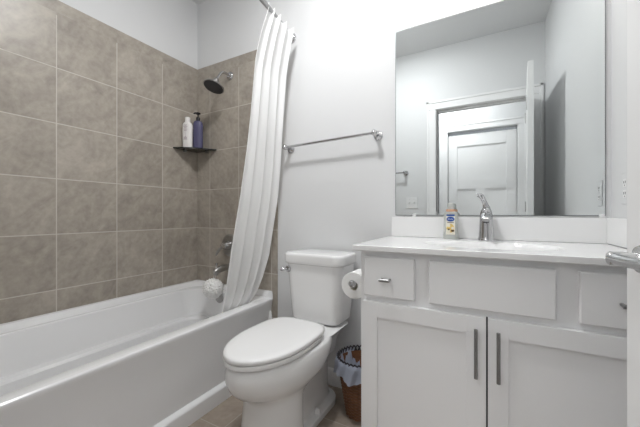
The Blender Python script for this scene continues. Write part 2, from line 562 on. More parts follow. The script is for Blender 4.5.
# plinth standing proud under the apron
bm = bmesh.new()
prof = [(x1 - 0.05, 0), (x1 - 0.006, 0), (x1 - 0.004, 0.072), (x1 - 0.010, 0.080), (x1 - 0.028, 0.092), (x1 - 0.05, 0.092)]
loft(bm, [[(p[0], y, p[1]) for p in prof] for y in (YT0, YT1)])
build('apron_plinth', under(bm, tub), M_TUB, tub)
bm = bmesh.new()
lathe(bm, [(0.036, 0), (0.036, 0.008), (0.030, 0.014), (0.008, 0.016), (0.006, 0.016)], (-1.672, YT1 - 0.083, 0.432), 28, 'y')
o = build('overflow_cover', under(bm, tub), M_NICKEL, tub); o['label'] = 'round nickel overflow cover'
bm = bmesh.new()
lathe(bm, [(0.034, 0), (0.034, 0.003), (0.028, 0.006), (0.015, 0.012), (0.003, 0.013)], (-1.64, 1.32, 0.081), 24)
o = build('drain', under(bm, tub), M_NICKEL, tub); o['label'] = 'nickel drain stopper'

# ------------------------------------------------------------------ shower fittings on the tiled end wall
YTF = YB - 0.006                                 # tile face
SX = -1.655
sh = thing('shower', 'nickel shower head on a bent arm, high on the tile', 'shower head', (SX, YTF, 2.045))
bm = bmesh.new()
lathe(bm, [(0.030, 0), (0.030, 0.004), (0.024, 0.012), (0.011, 0.016)], (0, 0, 0), 28, 'y')
build('flange', bm, M_CHROME, sh)
bm = bmesh.new()
tube(bm, bez((0, -0.005, 0), (0, -0.075, 0.012), (-0.003, -0.085, 0.0), (-0.006, -0.125, -0.080), 14), 0.0095, 14)
build('shower_arm', bm, M_CHROME, sh)
ax = Vector((-0.03, -0.36, -0.93)).normalized()   # where the water goes
rotm = ax.to_track_quat('Z', 'Y').to_matrix().to_4x4()
hc = Vector((-0.004, -0.122, -0.064))
bm = bmesh.new()
lathe(bm, [(0.012, 0.0), (0.017, 0.008), (0.019, 0.020), (0.016, 0.030), (0.020, 0.040), (0.045, 0.056), (0.068, 0.064), (0.0715, 0.069), (0.0715, 0.074), (0.067, 0.077)], (0, 0, 0), 40)
move(bm, Matrix.Translation(hc) @ rotm)
build('shower_head', bm, M_NICKEL, sh)
bm = bmesh.new()
lathe(bm, [(0.066, 0.0755), (0.066, 0.078), (0.05, 0.0785), (0.002, 0.0785)], (0, 0, 0), 40)
for ring, cnt in ((0.016, 6), (0.030, 12), (0.044, 18), (0.057, 24)):
    for k in range(cnt):
        a = 2 * PI * k / cnt
        lathe(bm, [(0.0024, 0.078), (0.0016, 0.0805)], (ring * math.cos(a), ring * math.sin(a), 0), 6)
move(bm, Matrix.Translation(hc) @ rotm)
o = build('spray_face', bm, M_NOZZLE, sh); o['label'] = 'dark spray face with nozzles'

sv = thing('shower_valve', 'round nickel shower valve with a lever, half behind the curtain', 'shower valve', (SX, YTF, 0.80))
bm = bmesh.new()
lathe(bm, [(0.082, 0), (0.082, 0.004), (0.074, 0.011), (0.050, 0.014), (0.034, 0.014)], (0, 0, 0), 40, 'y')
build('valve_plate', bm, M_NICKEL, sv)
bm = bmesh.new()
lathe(bm, [(0.034, 0.008), (0.034, 0.03), (0.030, 0.040), (0.024, 0.060), (0.020, 0.070), (0.006, 0.073)], (0, 0, 0), 28, 'y')
build('valve_hub', bm, M_CHROME, sv)
bm = bmesh.new()
tube(bm, bez((-0.005, -0.056, -0.004), (-0.035, -0.06, -0.012), (-0.05, -0.066, -0.03), (-0.062, -0.078, -0.07), 10), [0.011] * 4 + [0.010] * 4 + [0.009, 0.008, 0.005], 12)
build('valve_lever', bm, M_NICKEL, sv)

sp = thing('tub_spout', 'nickel tub spout low on the tile above the bath end', 'spout', (SX, YTF, 0.640))
bm = bmesh.new()
lathe(bm, [(0.030, 0), (0.030, 0.006), (0.025, 0.010)], (0, 0, 0), 28, 'y')
P = bez((0, -0.002, 0.002), (0, -0.06, 0.006), (0, -0.11, 0.002), (0, -0.148, -0.016), 14)
tube(bm, P, [0.024] * 10 + [0.0235, 0.023, 0.022, 0.020, 0.015], 20)
tube(bm, [(0, -0.132, -0.005), (0, -0.134, -0.026), (0, -0.135, -0.038)], [0.018, 0.017, 0.016], 18)
build('spout_body', bm, M_NICKEL, sp)
bm = bmesh.new()
lathe(bm, [(0.0045, 0), (0.0045, 0.022), (0.009, 0.024), (0.010, 0.032), (0.007, 0.037), (0.002, 0.038)], (0, -0.128, 0.010), 18)
build('diverter_knob', bm, M_CHROME, sp)

# white bath pouf hanging from the diverter by its cord
PZ, PY = 0.512, YTF - 0.137
pf = thing('bath_pouf', 'fluffy white bath pouf hanging from the tub spout', 'bath pouf', (SX - 0.012, PY - 0.012, PZ))
bm = bmesh.new()
bmesh.ops.create_icosphere(bm, subdivisions=5, radius=1.0)
ph_ = [(Vector((random.gauss(0, 1), random.gauss(0, 1), random.gauss(0, 1))).normalized() * random.uniform(14, 34), random.uniform(0, 6)) for _ in range(10)]
for v in bm.verts:
    d = v.co.normalized()
    q = sum(abs(math.sin(d.dot(f_) + p_)) for f_, p_ in ph_) / 10
    v.co = d * (0.060 + 0.030 * (q - 0.45) + random.uniform(-0.0012, 0.0012)) * Vector((1, 1, 0.96)).length / 1.7
    v.co *= 1.02
build('pouf_net', bm, M_POUF, pf, smooth=80)
bm = bmesh.new()
tube(bm, [(0.012, 0.004, 0.06), (0.016, 0.010, 0.10), (0.010, 0.021, 0.158), (0.012, 0.021, 0.163)], 0.0022, 8)
tube(bm, [(0.0, 0.004, 0.06), (-0.002, 0.010, 0.10), (0.010, 0.019, 0.158), (0.012, 0.021, 0.163)], 0.0022, 8)
build('cord', bm, M_WPLAST, pf)

# ------------------------------------------------------------------ corner shelf with two bottles
XT = XL + 0.006
SHZ = 1.52
cs = thing('corner_shelf', 'dark glass corner shelf fixed across the tiled corner', 'shelf', (XT, YTF, SHZ))
bm = bmesh.new()
a = 0.215
out = [(0, 0), (0, -a)]
for i in range(1, 16):
    t = i / 16
    ang = PI / 2 * t
    # front edge bows outward between the two walls
    out.append((a * t + 0.020 * math.sin(PI * t), -a * (1 - t) - 0.020 * math.sin(PI * t)))
out.append((a, 0))
loft(bm, [[(x, y, -0.008) for x, y in out], [(x, y, 0.0) for x, y in out]])
bmesh.ops.bevel(bm, geom=[e for e in bm.edges], offset=0.0015, segments=2, affect='EDGES')
build('glass_shelf', bm, M_SHELF, cs)
for (px, py) in ((0.010, -0.12), (0.12, -0.010)):
    bm = B(px - 0.010, px + 0.010, py - 0.010, py + 0.010, -0.022, -0.008, bev=0.002)
    build('bracket', bm, M_PULL, cs)

wb = thing('shampoo_bottle', 'white shampoo bottle on the dark corner shelf', 'bottle', (XT + 0.050, YTF - 0.128, SHZ), math.radians(35))
bm = bmesh.new()


def oval(rx, ry, z, n=32, p=2.4):
    out_ = []
    for i in range(n):
        a_ = 2 * PI * i / n
        c_, s_ = math.cos(a_), math.sin(a_)
        out_.append((rx * math.copysign(abs(c_) ** (2 / p), c_), ry * math.copysign(abs(s_) ** (2 / p), s_), z))
    return out_


loft(bm, [oval(0.031, 0.019, 0), oval(0.034, 0.022, 0.006), oval(0.035, 0.023, 0.05), oval(0.036, 0.024, 0.13), oval(0.035, 0.023, 0.152), oval(0.029, 0.020, 0.165), oval(0.020, 0.016, 0.171)])
wb.scale = (1.0, 1.0, 1.14)
build('bottle_body', bm, M_WPLAST, wb)
bm = bmesh.new()
loft(bm, [oval(0.019, 0.017, 0.170, p=2), oval(0.019, 0.017, 0.200, p=2), oval(0.016, 0.014, 0.204, p=2)])
build('cap', bm, M_WPLAST, wb)
bm = bmesh.new()
for i, (z, w) in enumerate(((0.148, 0.010), (0.139, 0.014), (0.130, 0.009), (0.121, 0.013), (0.112, 0.010), (0.074, 0.004), (0.068, 0.012), (0.062, 0.010), (0.056, 0.013))):
    box(bm, -0.008 - w, -0.008 + w, -0.0250, -0.0225, z - 0.002, z + 0.002)
box(bm, -0.0085, -0.0075, -0.0248, -0.0228, 0.055, 0.150)
o = build('print', bm, M_PINK, wb); o['label'] = 'faded lines of print'

pb = thing('pump_bottle', 'purple pump bottle with black pump, in the corner of the shelf', 'bottle', (XT + 0.094, YTF - 0.070, SHZ), math.radians(28))
bm = bmesh.new()
loft(bm, [oval(0.032, 0.022, 0), oval(0.035, 0.025, 0.006), oval(0.0355, 0.0255, 0.08), oval(0.036, 0.026, 0.15), oval(0.034, 0.025, 0.170), oval(0.026, 0.020, 0.181), oval(0.014, 0.014, 0.186)])
pb.scale = (1.0, 1.0, 1.16)
build('bottle_body', bm, M_PURPLE, pb)
bm = bmesh.new()
lathe(bm, [(0.0145, 0.184), (0.0145, 0.205), (0.011, 0.208), (0.0045, 0.209), (0.0045, 0.226), (0.016, 0.228), (0.017, 0.236), (0.012, 0.240), (0.003, 0.241)], n=24)
tube(bm, [(0.0, 0, 0.233), (-0.020, -0.006, 0.235), (-0.030, -0.010, 0.229)], [0.0075, 0.006, 0.0045], 10)
o = build('pump', bm, M_BLACK, pb); o['label'] = 'black pump head'

# ------------------------------------------------------------------ curtain rod and shower curtain
RZ = 2.172


def rod_x(y):
    return -1.112 + 0.085 * (1 - ((y - 0.86) / 0.775) ** 2)


rod = thing('curtain_rod', 'bowed metal shower curtain rod above the tub', 'curtain rod', (rod_x(YB), YB, RZ))
pts = []
for i in range(33):
    y = YF + 0.006 + (YB - YF - 0.012) * i / 32
    pts.append((rod_x(y), y, RZ))
bm = tube(bmesh.new(), pts, 0.0125, 16)
build('rod', under(bm, rod), M_PULL, rod)
bm = lathe(bmesh.new(), [(0.034, 0), (0.034, 0.006), (0.028, 0.014), (0.017, 0.020)], (rod_x(YB), YB, RZ), 28, 'y')
build('flange', under(bm, rod), M_CHROME, rod)
bm = lathe(bmesh.new(), [(0.034, 0), (0.034, -0.006), (0.028, -0.014), (0.017, -0.020)], (rod_x(YF), YF, RZ), 28, 'y')
build('flange', under(bm, rod), M_CHROME, rod)

ZT, ZB = 2.188, 0.34
XC = [(0.34, -1.390), (0.44, -1.364), (0.50, -1.344), (0.76, -1.285), (1.12, -1.212), (1.56, -1.148), (1.9, -1.110), (2.16, -1.066)]
YLF = [(0.34, 1.25), (0.45, 1.265), (0.82, 1.250), (1.1, 1.255), (1.39, 1.268), (1.88, 1.270), (2.05, 1.285), (2.16, 1.31)]
YRT = [(0.34, 1.48), (0.45, 1.515), (0.53, 1.565), (0.76, 1.605), (1.12, 1.59), (1.56, 1.560), (2.16, 1.566)]
NS, NT, FOLDS = 150, 60, 4.5
bm = bmesh.new()
rings = []
for j in range(NT + 1):
    z = ZT + (ZB - ZT) * j / NT
    xc, yl, yr = interp(XC, z), interp(YLF, z), interp(YRT, z)
    h = (ZT - z) / (ZT - ZB)
    amp = 0.019 - 0.007 * min(1, h * 1.3)
    ring = []
    for i in range(NS + 1):
        s = i / NS
        ph = 2 * PI * FOLDS * (s + 0.018 * math.sin(5 * s + 2.0 * h) + 0.012 * math.sin(2 * PI * h * 0.8 + 3 * s)) + 0.5
        wv = math.sin(ph) + 0.12 * math.sin(2 * ph + 1.1 + 3 * h)
        big = 0.35 * math.sin(2 * PI * 1.5 * s + 0.8 + 1.5 * h)
        soft = min(1.0, 0.45 + 1.1 * abs(s - 0.22)) if s < 0.5 else 1.0
        x = xc + amp * (wv * (0.75 + 0.35 * math.sin(7.3 * s + h)) * soft + big * h)
        y = yl + (yr - yl) * s + 0.010 * math.sin(ph * 1.0 + 1.57) * (1 - 0.5 * h)
        zz = z
        if j == 0:
            zz = z
        # the hem climbs over the rod between the rings
        zz += 0.012 * math.sin(ph) * min(1, s * 10) * max(0, 1 - h * 14)
        zz -= 0.022 * s * max(0, 1 - h * 14)
        x += 0.013 * max(0, 1 - h * 6)
        if z < 2.0:
            x += 0.024 * s * interp([(0.44, 0), (0.62, 1), (1.3, 1), (2.0, 0)], z)
        ring.append((x, min(y, YB - 0.010), zz))
    rings.append(ring)
loft(bm, rings, cap0=False, cap1=False, closed=False)
cloc = Vector((rod_x(1.45), 1.45, RZ))
cur = build('shower_curtain', move(bm, Matrix.Translation(-cloc)), M_CURT, None, smooth=85)
cur.location = cloc
tag(cur, 'white shower curtain bunched at the wall and tucked into the tub', 'shower curtain')

# ================================================================== TOILET
toi = thing('toilet', 'white two-piece toilet with its lid closed, beside the tub', 'toilet', (-0.844, YB - 0.02, 0), math.radians(-1.0))
# local: y = 0 at the back of the tank, -y towards the room


def egg(hw, yf, yb, z, n=48, back=0.90, q=3.2, mid=0.44, xo=0.0):
    """elongated outline: round front (yf), squarer and slightly narrower back (yb)"""
    ymid = yb + (yf - yb) * mid
    out_ = []
    for i in range(n):
        a_ = 2 * PI * i / n
        c_, s_ = math.cos(a_), math.sin(a_)
        if s_ < 0:
            x_, y_ = hw * c_, ymid + (ymid - yf) * s_
        else:
            x_ = hw * math.copysign(abs(c_) ** (2 / q), c_)
            y_ = ymid + (yb - ymid) * abs(s_) ** (2 / q)
            x_ *= 1 - (1 - back) * s_ ** 2
        out_.append((x_ + xo, y_, z))
    return out_


YFR = -0.758                                      # bowl nose
bm = bmesh.new()
prof = [  # z, half width, front, back
    (0.000, 0.148, -0.668, -0.40), (0.010, 0.150, -0.670, -0.40), (0.05, 0.146, -0.664, -0.40), (0.12, 0.140, -0.655, -0.40),
    (0.225, 0.134, -0.648, -0.39), (0.250, 0.137, -0.658, -0.36), (0.270, 0.148, -0.684, -0.29), (0.292, 0.167, -0.722, -0.22),
    (0.320, 0.180, -0.748, -0.16), (0.352, 0.185, -0.762, -0.125), (0.385, 0.184, YFR - 0.006, -0.105), (0.408, 0.179, YFR, -0.105),
    (0.418, 0.172, YFR + 0.008, -0.11), (0.421, 0.160, YFR + 0.02, -0.11)]
loft(bm, [egg(h, f, b_, z, back=0.72, q=2.5, mid=0.42) for z, h, f, b_ in prof])
build('bowl', bm, M_PORC, toi, smooth=60)
# trapway body and flared foot at the back
bm = bmesh.new()
fp = [(0.0, 0.126, -0.44), (0.024, 0.126, -0.44), (0.029, 0.122, -0.44), (0.034, 0.092, -0.44), (0.042, 0.082, -0.44), (0.10, 0.074, -0.44), (0.20, 0.074, -0.43), (0.29, 0.084, -0.40)]


def foot(hw, yf, z):
    return [(x, y, z) for x, y in rrect(-hw, hw, yf - 0.02, -0.055 - (0.126 - hw) * 0.6, [0.03, hw * 0.8, hw * 0.8, 0.03], 8)]


loft(bm, [foot(h, f, z) for z, h, f in fp])
build('foot', bm, M_PORC, toi, smooth=50)
# tank deck behind the seat
bm = bmesh.new()
loft(bm, [[(x, y, z) for x, y in rrect(-w, w, f, -0.012, 0.05, 8)] for z, w, f in ((0.25, 0.080, -0.20), (0.33, 0.095, -0.25), (0.385, 0.130, -0.29), (0.408, 0.160, -0.30), (0.416, 0.162, -0.30), (0.420, 0.158, -0.296))])
build('tank_deck', bm, M_PORC, toi, smooth=50)
SB, ST_ = 0.4245, 0.446
bm = bmesh.new()
loft(bm, [egg(h * 0.950, f, b_, z, xo=-0.006, back=0.93, q=4.0, mid=0.455) for z, h, f, b_ in ((SB, 0.166, YFR + 0.012, -0.26), (SB + 0.0005, 0.178, YFR, -0.255), (SB + 0.004, 0.182, YFR - 0.005, -0.25), (ST_ - 0.003, 0.182, YFR - 0.005, -0.25), (ST_ - 0.001, 0.180, YFR - 0.003, -0.252), (ST_ - 0.0008, 0.168, YFR + 0.010, -0.26))])
build('seat', bm, M_SEAT, toi, smooth=50)
bm = bmesh.new()
loft(bm, [egg(h * 0.950, f, b_, z, xo=-0.006, back=0.93, q=4.0, mid=0.455) for z, h, f, b_ in (
    (ST_ + 0.0028, 0.168, YFR + 0.010, -0.26), (ST_ + 0.003, 0.180, YFR - 0.003, -0.247), (ST_ + 0.005, 0.182, YFR - 0.005, -0.245), (ST_ + 0.015, 0.182, YFR - 0.005, -0.244),
    (ST_ + 0.021, 0.178, YFR - 0.001, -0.248), (ST_ + 0.0245, 0.166, YFR + 0.012, -0.26), (ST_ + 0.026, 0.145, YFR + 0.04, -0.28), (ST_ + 0.0275, 0.10, YFR + 0.12, -0.38), (ST_ + 0.028, 0.04, YFR + 0.22, -0.44))])
build('seat_lid', bm, M_SEAT, toi, smooth=50)
for sx in (-1, 1):
    bm = bmesh.new()
    loft(bm, [[(sx * 0.085 + x, -0.240 + y, z) for x, y in rrect(-0.028, 0.028, -0.020, 0.018, 0.012, 5)] for z in (0.418, 0.446)] +
         [[(sx * 0.085 + x * 0.85, -0.240 + y * 0.8, 0.452) for x, y in rrect(-0.028, 0.028, -0.020, 0.018, 0.012, 5)]])
    build('hinge', bm, M_SEAT, toi)
bm = bmesh.new()


def trr(hw, yf, z, rf=0.055):
    return [(x, y, z) for x, y in rrect(-hw, hw, yf, 0.0, [rf, 0.015, 0.015, rf], 8)]


loft(bm, [trr(0.125, -0.150, 0.424), trr(0.148, -0.166, 0.429), trr(0.157, -0.174, 0.442), trr(0.163, -0.177, 0.50), trr(0.170, -0.182, 0.60), trr(0.177, -0.187, 0.70), trr(0.180, -0.190, 0.752)])
build('tank', bm, M_PORC, toi, smooth=50)
bm = bmesh.new()
loft(bm, [trr(0.180, -0.191, 0.748), trr(0.187, -0.199, 0.752), trr(0.191, -0.203, 0.762), trr(0.191, -0.203, 0.796), trr(0.187, -0.200, 0.806), trr(0.178, -0.190, 0.811), trr(0.11, -0.12, 0.813, 0.04)])
build('tank_lid', bm, M_PORC, toi, smooth=50)
bm = bmesh.new()
lathe(bm, [(0.019, -0.01), (0.019, 0.006), (0.015, 0.011), (0.006, 0.012)], (-0.152, -0.184, 0.716), 22, 'y')
tube(bm, bez((-0.152, -0.196, 0.716), (-0.168, -0.202, 0.716), (-0.180, -0.206, 0.715), (-0.194, -0.208, 0.713), 8), [0.006, 0.006, 0.006, 0.007, 0.0085, 0.010, 0.0105, 0.010, 0.006], 12)
o = build('flush_lever', bm, M_CHROME, toi); o['label'] = 'chrome flush lever'
for sx in (-1, 1):
    bm = lathe(bmesh.new(), [(0.016, 0), (0.016, 0.008), (0.013, 0.020), (0.007, 0.027), (0.001, 0.028)], (sx * 0.104, -0.29, 0.026), 20)
    build('bolt_cap', bm, M_SEAT, toi)

# toilet brush standing between tub and toilet; its white grip shows behind the seat
tb = thing('toilet_brush', 'white handle of a toilet brush between tub and toilet', 'toilet brush', (-1.152, 1.465, 0))
bm = lathe(bmesh.new(), [(0.045, 0), (0.048, 0.004), (0.046, 0.13), (0.042, 0.135), (0.040, 0.13), (0.040, 0.01)], n=28)
build('holder', bm, M_SEAT, tb)
bm = lathe(bmesh.new(), [(0.006, 0.02), (0.006, 0.33), (0.010, 0.355), (0.0115, 0.40), (0.009, 0.425), (0.005, 0.441), (0.001, 0.444)], n=18)
build('handle', bm, M_SEAT, tb)

# ================================================================== VANITY
VX0, VX1, VY0 = -0.436, 0.436, 1.128            # cabinet box
VT = CT - 0.022
van = thing('vanity_cabinet', 'white vanity cabinet with two shaker doors under the sink top', 'vanity', (0, VY0, 0))
bm = B(VX0, VX0 + 0.018, VY0, YB - 0.001, 0.0, VT, bev=0.0012)
box(bm, VX1 - 0.018, VX1, VY0, YB - 0.001, 0.0, VT, bev=0.0012)
box(bm, VX0 + 0.018, VX1 - 0.018, VY0 + 0.001, YB - 0.001, 0.09, 0.108)
box(bm, VX0 + 0.018, VX1 - 0.018, YB - 0.012, YB - 0.001, 0.108, VT)
box(bm, VX0 + 0.018, VX1 - 0.018, VY0, VY0 + 0.018, 0.09, VT)
box(bm, VX0 + 0.018, VX1 - 0.018, VY0 + 0.07, VY0 + 0.085, 0.0, 0.09)
build('body', under(bm, van), M_CAB, van)
FY = VY0 - 0.019                                  # front face of doors and drawers
K = FY / 1.09                                     # the front was measured on the plane y = 1.09


def bar_pull(parent, p0, p1, r=0.0055, off=0.030):
    bm_ = bmesh.new()
    p0, p1 = Vector(p0), Vector(p1)
    o_ = Vector((0, -off, 0))
    d_ = (p1 - p0).normalized()
    tube(bm_, [p0 + o_ - d_ * 0.0, p1 + o_], r, 14)
    ln = (p1 - p0).length
    for q in (p0 + d_ * ln * 0.12, p1 - d_ * ln * 0.12):
        tube(bm_, [q, q + o_], r * 0.8, 10)
    return bm_


def shaker(xa, xb, za, zb):
    bm_ = bmesh.new()
    s_ = 0.057
    y0, y1 = FY, VY0 - 0.0005
    box(bm_, xa, xa + s_, y0, y1, za, zb, bev=0.0012)
    box(bm_, xb - s_, xb, y0, y1, za, zb, bev=0.0012)
    box(bm_, xa + s_, xb - s_, y0, y1, zb - s_, zb)
    box(bm_, xa + s_, xb - s_, y0, y1, za, za + s_)
    box(bm_, xa + s_ - 0.004, xb - s_ + 0.004, y0 + 0.009, y1, za + s_ - 0.004, zb - s_ + 0.004)
    return bm_


ZD = 0.695
for (xa, xb, hx) in ((-0.422, -0.0025, -0.031), (0.0025, 0.422, 0.031)):
    d = build('door', under(shaker(xa, xb, 0.105, ZD), van), M_CAB, van, smooth=30)
    o = build('pull', under(bar_pull(None, (hx, FY, 0.508), (hx, FY, 0.664)), van), M_PULL, d)
    o['label'] = 'satin bar pull'
build('center_gap_shade', under(B(-0.0024, 0.0024, VY0 - 0.004, VY0 - 0.0002, 0.105, ZD), van), M_GAP, van)  # near-black strip: the shade between the doors put in as colour


def slab_front(xa, xb, za, zb):
    bm_ = bmesh.new()
    y0, y1 = FY, VY0 - 0.0005
    loft(bm_, [[(x, y1, z) for x, z in rrect(xa, xb, za, zb, 0.001, 1)], [(x, y0 + 0.004, z) for x, z in rrect(xa, xb, za, zb, 0.001, 1)],
               [(x, y0, z) for x, z in rrect(xa + 0.004, xb - 0.004, za + 0.004, zb - 0.004, 0.001, 1)]])
    return bm_


for nm, xa, xb, kx in (('drawer', -0.418, -0.228, -0.330), ('false_front', -0.178, 0.178, None), ('drawer', 0.231, 0.421, 0.333)):
    d = build(nm, under(slab_front(xa, xb, 0.717, 0.866), van), M_CAB, van, smooth=30)
    if kx is not None:
        o = build('knob', under(bar_pull(None, (kx - 0.019, FY, 0.786), (kx + 0.019, FY, 0.786), 0.006, 0.026), van), M_PULL, d)
        o['label'] = 'short satin bar knob'

# one-piece top with its sink bowl and splashes
top = thing('countertop', 'glossy white sink top resting on the vanity cabinet', 'countertop', (0, VY0, VT))
CX0, CX1, CY0, CY1 = -0.462, XR - 0.001, 1.098, YB - 0.001
bm = bmesh.new()
nse = 12
SC, SRX, SRY = (0.0, 1.355), 0.225, 0.150
outer = []
for (ax_, ay_, bx_, by_) in ((CX1, CY0, CX1, CY1), (CX1, CY1, CX0, CY1), (CX0, CY1, CX0, CY0), (CX0, CY0, CX1, CY0)):
    for q in range(nse):
        outer.append((ax_ + (bx_ - ax_) * q / nse, ay_ + (by_ - ay_) * q / nse))


def inset(p, e):
    return (min(max(p[0], CX0 + e), CX1 - e), min(max(p[1], CY0 + e), CY1 - e))


def bowl_ring(k, z):
    out_ = []
    for (x, y) in outer:
        a_ = math.atan2((y - SC[1]) / SRY, (x - SC[0]) / SRX)
        out_.append((SC[0] + SRX * k * math.cos(a_), SC[1] + SRY * k * math.sin(a_), z))
    return out_


rings = [[(*inset(p, 0.004), VT) for p in outer], [(*inset(p, 0.0), VT + 0.003) for p in outer], [(*inset(p, 0.0), CT - 0.003) for p in outer],
         [(*inset(p, 0.001), CT - 0.001) for p in outer], [(*inset(p, 0.003), CT) for p in outer],
         bowl_ring(1.10, CT), bowl_ring(1.0, CT - 0.0025), bowl_ring(0.95, CT - 0.016), bowl_ring(0.86, CT - 0.06), bowl_ring(0.66, CT - 0.105), bowl_ring(0.4, CT - 0.125), bowl_ring(0.12, CT - 0.13)]
loft(bm, rings, cap0=False, cap1=True)
build('counter_slab', under(bm, top), M_COUNTER, top, smooth=50)
build('backsplash', under(B(CX0 + 0.010, CX1, YB - 0.021, YB - 0.001, CT + 0.0003, CT + 0.105, bev=0.003), top), M_COUNTER, top)
build('side_splash', under(B(XR - 0.020, XR - 0.001, CY0 + 0.012, YB - 0.0215, CT + 0.0015, CT + 0.105, bev=0.003), top), M_COUNTER, top)
bm = lathe(bmesh.new(), [(0.024, 0), (0.024, 0.003), (0.018, 0.005), (0.004, 0.006)], (SC[0], SC[1], CT - 0.129), 24)
build('sink_drain', under(bm, top), M_CHROME, top)

# ------------------------------------------------------------------ faucet
FA = (-0.003, 1.575, CT)
fa = thing('faucet', 'single-handle chrome faucet behind the sink', 'faucet', FA)
bm = bmesh.new()
lathe(bm, [(0.035, 0.0), (0.0355, 0.004), (0.033, 0.010), (0.0315, 0.014), (0.0295, 0.045), (0.0275, 0.085), (0.0265, 0.105), (0.0250, 0.120), (0.0215, 0.135), (0.016, 0.146), (0.008, 0.152)], n=36)
build('faucet_body', bm, M_CHROME, fa)
bm = bmesh.new()
rg = []
for (y, z, w, h) in ((-0.010, 0.108, 0.023, 0.022), (-0.035, 0.110, 0.0225, 0.021), (-0.065, 0.108, 0.0215, 0.018), (-0.090, 0.102, 0.020, 0.014), (-0.108, 0.096, 0.0185, 0.010), (-0.114, 0.093, 0.015, 0.006)):
    rg.append([(w * math.cos(2 * PI * k / 24), y, z + h * math.sin(2 * PI * k / 24)) for k in range(24)])
loft(bm, rg)
build('spout', bm, M_CHROME, fa)
bm = lathe(bmesh.new(), [(0.0115, 0), (0.0115, 0.010)], (0, -0.094, 0.083), 18)
o = build('aerator', bm, M_BLACK, fa); o['label'] = 'dark aerator opening'
bm = bmesh.new()
rg = []
for (x, y, z, w, t_) in ((0.002, 0, 0.132, 0.020, 0.018), (0.001, 0.002, 0.148, 0.015, 0.013), (-0.003, 0.004, 0.163, 0.0115, 0.011), (-0.009, 0.000, 0.180, 0.0100, 0.0095), (-0.016, -0.012, 0.196, 0.0105, 0.0085), (-0.023, -0.028, 0.206, 0.0125, 0.0075), (-0.029, -0.044, 0.210, 0.0130, 0.006), (-0.031, -0.048, 0.2105, 0.006, 0.0025)):
    rg.append([(x + w * math.cos(2 * PI * k / 20), y + t_ * math.sin(2 * PI * k / 20) * 0.8, z + t_ * 0.6 * math.sin(2 * PI * k / 20)) for k in range(20)])
loft(bm, rg)
build('handle', bm, M_CHROME, fa)

# ------------------------------------------------------------------ lotion bottle
lo = thing('lotion_bottle', 'clear lotion bottle with a blue oval and yellow flower label, beside the faucet', 'bottle', (-0.152, 1.578, CT), math.radians(-4))
bm = bmesh.new()
loft(bm, [oval(0.026, 0.016, 0), oval(0.0285, 0.018, 0.004), oval(0.0285, 0.018, 0.02), oval(0.0265, 0.017, 0.05), oval(0.0255, 0.0165, 0.08), oval(0.0265, 0.0165, 0.105), oval(0.0255, 0.016, 0.118), oval(0.020, 0.015, 0.127), oval(0.0175, 0.0145, 0.130)])
lo.scale = (1.2, 1.2, 1.02)
build('bottle_body', bm, M_CLEAR, lo)
bm = bmesh.new()
loft(bm, [oval(0.0180, 0.0152, 0.129), oval(0.0180, 0.0152, 0.140)])
o = build('neck_band', bm, M_ORANGE, lo); o['label'] = 'orange band round the neck'
bm = bmesh.new()
loft(bm, [oval(0.0150, 0.0140, 0.140), oval(0.0125, 0.0120, 0.146), oval(0.0120, 0.0115, 0.160), oval(0.0105, 0.010, 0.168), oval(0.0090, 0.008, 0.170)])
o = build('cap', bm, M_CLEAR, lo); o['label'] = 'translucent cap'


def disc(cx, cz, rx, rz, y, n=28, th=0.0006, mi=0, bm_=None):
    bm_ = bm_ or bmesh.new()
    loft(bm_, [[(cx + rx * math.cos(2 * PI * k / n), y, cz + rz * math.sin(2 * PI * k / n)) for k in range(n)],
               [(cx + rx * math.cos(2 * PI * k / n), y - th, cz + rz * math.sin(2 * PI * k / n)) for k in range(n)]], mi=mi)
    return bm_


bm = bmesh.new()
box(bm, -0.0145, 0.0185, -0.0192, -0.0182, 0.022, 0.116, mi=0)                   # cream label
disc(0.003, 0.052, 0.0125, 0.020, -0.0193, mi=1, bm_=bm)                          # yellow flower
for k in range(6):
    a_ = 2 * PI * k / 6
    disc(0.001 + 0.009 * math.cos(a_), 0.052 + 0.014 * math.sin(a_), 0.0050, 0.0065, -0.0198, mi=1 if k % 2 else 0, bm_=bm)
disc(0.010, 0.040, 0.0065, 0.0045, -0.0206, mi=2, bm_=bm)                         # dark centre
disc(-0.004, 0.046, 0.003, 0.004, -0.0206, mi=2, bm_=bm)
box(bm, -0.0135, 0.0175, -0.0200, -0.0190, 0.108, 0.1155, mi=3)                   # blue bar over
disc(0.002, 0.094, 0.0150, 0.0110, -0.0196, mi=3, bm_=bm)                         # the blue oval
tube(bm, [(-0.009, -0.0206, 0.093), (-0.006, -0.0206, 0.097), (-0.004, -0.0206, 0.091), (-0.001, -0.0206, 0.096), (0.002, -0.0206, 0.092), (0.005, -0.0206, 0.096), (0.008, -0.0206, 0.092), (0.012, -0.0206, 0.095)], 0.0010, 6, mi=4)
box(bm, -0.010, 0.014, -0.0200, -0.0190, 0.077, 0.0795, mi=5)
o = build('label', bm, None, lo, mats=[M_CREAM, M_YEL, M_BROWN, M_BLUE, M_WHITE, M_SLOT])
o['label'] = 'blue and yellow printed label'

